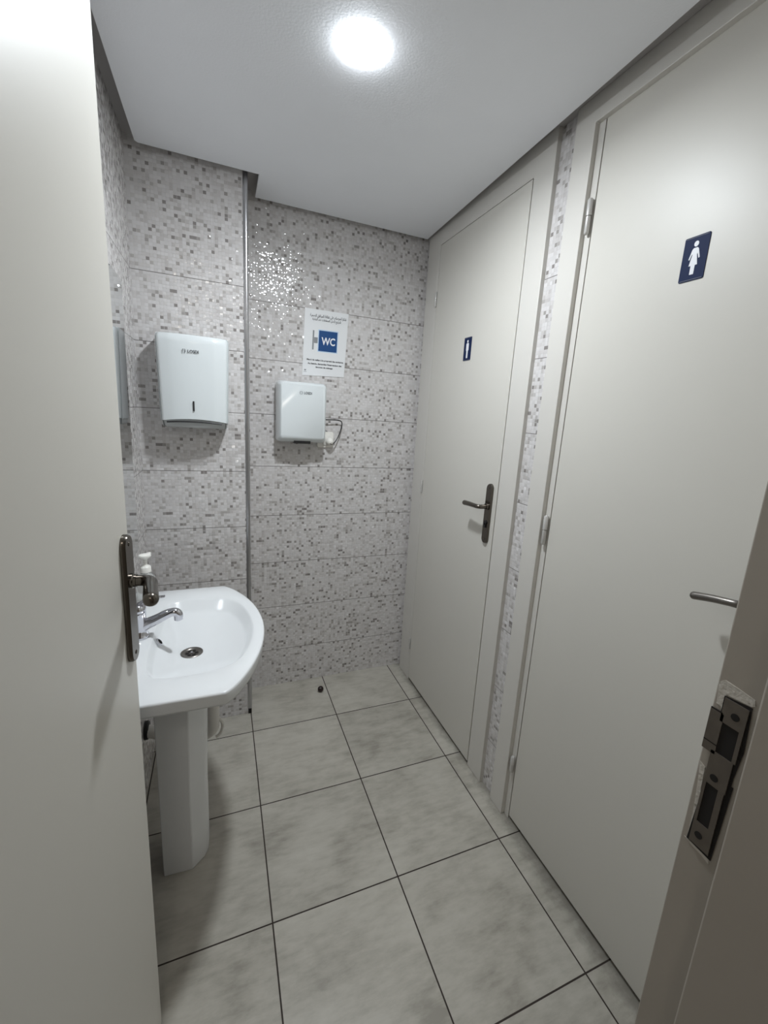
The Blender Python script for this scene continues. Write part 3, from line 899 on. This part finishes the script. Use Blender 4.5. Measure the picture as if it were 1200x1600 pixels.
# pedestal: hollow shell open to the wall
ped_o = [(-0.304, 0.0655), (-0.220, 0.069), (-0.184, 0.036), (-0.174, 0.014), (-0.172, 0.0)]
def ped_ring(z, k, dx, th=0.0):
    hp = [(x, y) for x, y in ped_o]
    full = hp + [(x, -y) for x, y in reversed(hp[:-1])]
    o_ = []
    for x, y in full:
        yy = y * k
        xx = -0.304 + (x + 0.304) * (1 + dx) - th * (1 if x > -0.30 else 0)
        yy = yy - math.copysign(th, yy) if abs(yy) > th else 0
        o_.append((xx, SYC + 0.004 + yy, z))
    return o_
bm = bmesh.new()
levels = [(0.0, 0.97, -0.03), (0.04, 0.99, -0.005), (0.10, 1.0, 0.0), (0.30, 1.02, 0.0), (0.55, 1.07, 0.05), (0.68, 1.13, 0.12), (0.709, 1.15, 0.14)]
oc = [ped_ring(z, k, dx) for z, k, dx in levels]
ic = [ped_ring(z, k, dx, 0.010) for z, k, dx in levels]
ov_ = [[bm.verts.new(p) for p in r] for r in oc]; iv_ = [[bm.verts.new(p) for p in r] for r in ic]
n_ = len(ov_[0])
for i in range(len(levels) - 1):
    for j in range(n_ - 1):
        bm.faces.new((ov_[i][j], ov_[i][j + 1], ov_[i + 1][j + 1], ov_[i + 1][j]))
        bm.faces.new((iv_[i][j + 1], iv_[i][j], iv_[i + 1][j], iv_[i + 1][j + 1]))
    for j in (0, n_ - 1):
        bm.faces.new((ov_[i][j], ov_[i + 1][j], iv_[i + 1][j], iv_[i][j]))
for i in (0, len(levels) - 1):
    for j in range(n_ - 1):
        bm.faces.new((ov_[i][j], ov_[i][j + 1], iv_[i][j + 1], iv_[i][j]))
pdo = finish(bm, 'pedestal', M_CER, basin, bevel=0.0025, segs=2)
pdo.data.set_sharp_from_angle(angle=math.radians(28))

# waste pipe and hose between pedestal and column
wp = thing('waste_pipe', 'white plastic waste pipe behind the pedestal below the washbasin', 'pipe', (-0.165, -0.27, 0.18))
bm = bmesh.new()
tube(bm, smooth_path([(-0.190, -0.30, 0.70), (-0.168, -0.285, 0.60), (-0.160, -0.27, 0.45), (-0.160, -0.27, 0.30), (-0.170, -0.262, 0.255), (-0.215, -0.250, 0.235), (-0.30, -0.21, 0.232), (-0.395, -0.17, 0.235)], 5), 0.0235, 18)
finish(bm, 'pipe_run', M_PVC, wp, smooth=True)
bm = bmesh.new()
tube(bm, smooth_path([(-0.140, -0.272, 0.31), (-0.128, -0.268, 0.285), (-0.127, -0.262, 0.258), (-0.136, -0.262, 0.232), (-0.150, -0.262, 0.222)], 5), 0.0055, 10)
finish(bm, 'hose', M_PVC, wp, smooth=True)
bm = bmesh.new()
lathe(bm, (XL, -0.165, 0.235), X, [(0.034, 0.0), (0.034, 0.012), (0.030, 0.016)], 20)
tag(finish(bm, 'pipe_collar', M_BLACK, smooth=True), 'black round pipe collar low on the left wall behind the pedestal', 'pipe collar')

# ------------------------------------------------------------------ faucet
fa = thing('faucet', 'chrome single-lever mixer faucet on the back ledge of the washbasin', 'faucet', (-0.338, SYC, ZR))
bm = bmesh.new()
lathe(bm, (-0.338, SYC, ZR - 0.0005), Z, [(0.027, 0), (0.027, 0.006), (0.0235, 0.010), (0.0215, 0.03), (0.0215, 0.060), (0.0225, 0.072), (0.0215, 0.078)], 32)
finish(bm, 'faucet_body', M_CHROME, fa, smooth=True)
bm = bmesh.new()
pts = smooth_path([(-0.340, SYC, 0.822), (-0.318, SYC, 0.836), (-0.290, SYC, 0.848), (-0.264, SYC, 0.861), (-0.245, SYC, 0.865), (-0.236, SYC, 0.858), (-0.235, SYC, 0.849)], 5)
rr = [0.0170 - 0.0045 * min(1, i / 18) for i in range(len(pts))]
tube(bm, pts, rr, 20)
spt = finish(bm, 'spout', M_CHROME, fa, smooth=True)
bm = bmesh.new()
lathe(bm, (-0.2355, SYC, 0.851), -Z, [(0.0118, 0), (0.0118, 0.010), (0.0095, 0.0115), (0.006, 0.0115)], 20)
finish(bm, 'aerator', M_CHROME, spt, smooth=True)
bm = bmesh.new()
lathe(bm, (-0.338, SYC, ZR + 0.0775), Z, [(0.0222, 0), (0.0228, 0.006), (0.021, 0.016), (0.014, 0.022), (0.004, 0.024)], 28)
rings = []
for k in range(9):
    f = k / 8
    x = -0.345 + 0.078 * f; z = ZR + 0.094 + 0.022 * f + 0.006 * math.sin(math.pi * f)
    wy = 0.013 * (1 - 0.55 * f) * (1 if f < 0.9 else 0.75); th = 0.006 * (1 - 0.4 * f)
    rings.append(circle((x, SYC, z), Y, (0.2, 0, 1), wy, 16, th))
loft(bm, rings)
finish(bm, 'lever', M_CHROME, fa, smooth=True)

# ------------------------------------------------------------------ soap bottle
sb = thing('soap_bottle', 'clear soap bottle with a white pump on the far corner of the washbasin', 'soap dispenser', (-0.350, -0.27, ZR))
bx_, by_ = -0.348, -0.27
bm = bmesh.new()
lathe(bm, (bx_, by_, ZR), Z, [(0.026, 0), (0.029, 0.003), (0.029, 0.075), (0.027, 0.088), (0.018, 0.100), (0.013, 0.104), (0.0125, 0.112)], 28)
finish(bm, 'bottle', M_BOTTLE, sb, smooth=True)
bm = bmesh.new()
lathe(bm, (bx_, by_, ZR + 0.108), Z, [(0.0165, 0), (0.0165, 0.016), (0.0145, 0.019), (0.0085, 0.022), (0.006, 0.023), (0.006, 0.044)], 24)
finish(bm, 'collar', M_PUMP, sb, smooth=True)
bm = bmesh.new()
lathe(bm, (bx_, by_, ZR + 0.150), Z, [(0.006, 0), (0.0165, 0.008), (0.0185, 0.012), (0.0175, 0.016), (0.012, 0.018)], 24)
loft(bm, [circle((bx_ + s * 0.3, by_ + s, ZR + 0.162 + dz), X, Z, r, 12, r * 0.7) for s, dz, r in ((0.004, 0, 0.0080), (0.022, 0, 0.0070), (0.030, -0.001, 0.006), (0.034, -0.003, 0.005))])
finish(bm, 'pump_head', M_PUMP, sb, smooth=True)

# ------------------------------------------------------------------ ceiling lamp, floor stop
cl = thing('ceiling_light', 'round glowing white lamp set flush in the ceiling slab', 'ceiling light', (0.218, -0.631, H))
bm = bmesh.new()
lathe(bm, (0.218, -0.631, H), -Z, [(0.0500, -0.002), (0.0500, 0.0007), (0.0490, 0.0016), (0.044, 0.0038), (0.034, 0.0060), (0.024, 0.0078), (0.012, 0.0086), (0.003, 0.0088)], 40)
finish(bm, 'diffuser', M_LAMP, cl, smooth=True)
la = bpy.data.lights.new('led_panel', 'AREA')
la.shape = 'DISK'; la.size = 0.098; la.energy = LAMP_BEAM; la.color = (0.90, 0.955, 1.0); la.spread = math.radians(168)
lo = bpy.data.objects.new('led_panel', la); COL.objects.link(lo)
lo.parent = cl; lo.location = (0, 0, -0.0095)
bm = bmesh.new()
ball(bm, (0.356, 0.200, 0.0155), 0.0155, 20)
ds = finish(bm, 'door_stop', M_BROWN, smooth=True)
tag(ds, 'small dark brown round door stop on the floor near the back wall', 'door stop')

# fill lamp added in the unseen hall to lift the lower doors
hl = thing('hall_fill_light', 'added warm round fill lamp in the unseen hall outside the entry', 'ceiling light', (-0.3, -2.7, 2.45))
bm = bmesh.new()
lathe(bm, (-0.3, -2.7, 2.45), -Z, [(0.16, 0), (0.16, 0.02), (0.12, 0.045), (0.02, 0.055)], 32)
finish(bm, 'diffuser', M_HFILL, hl, smooth=True)
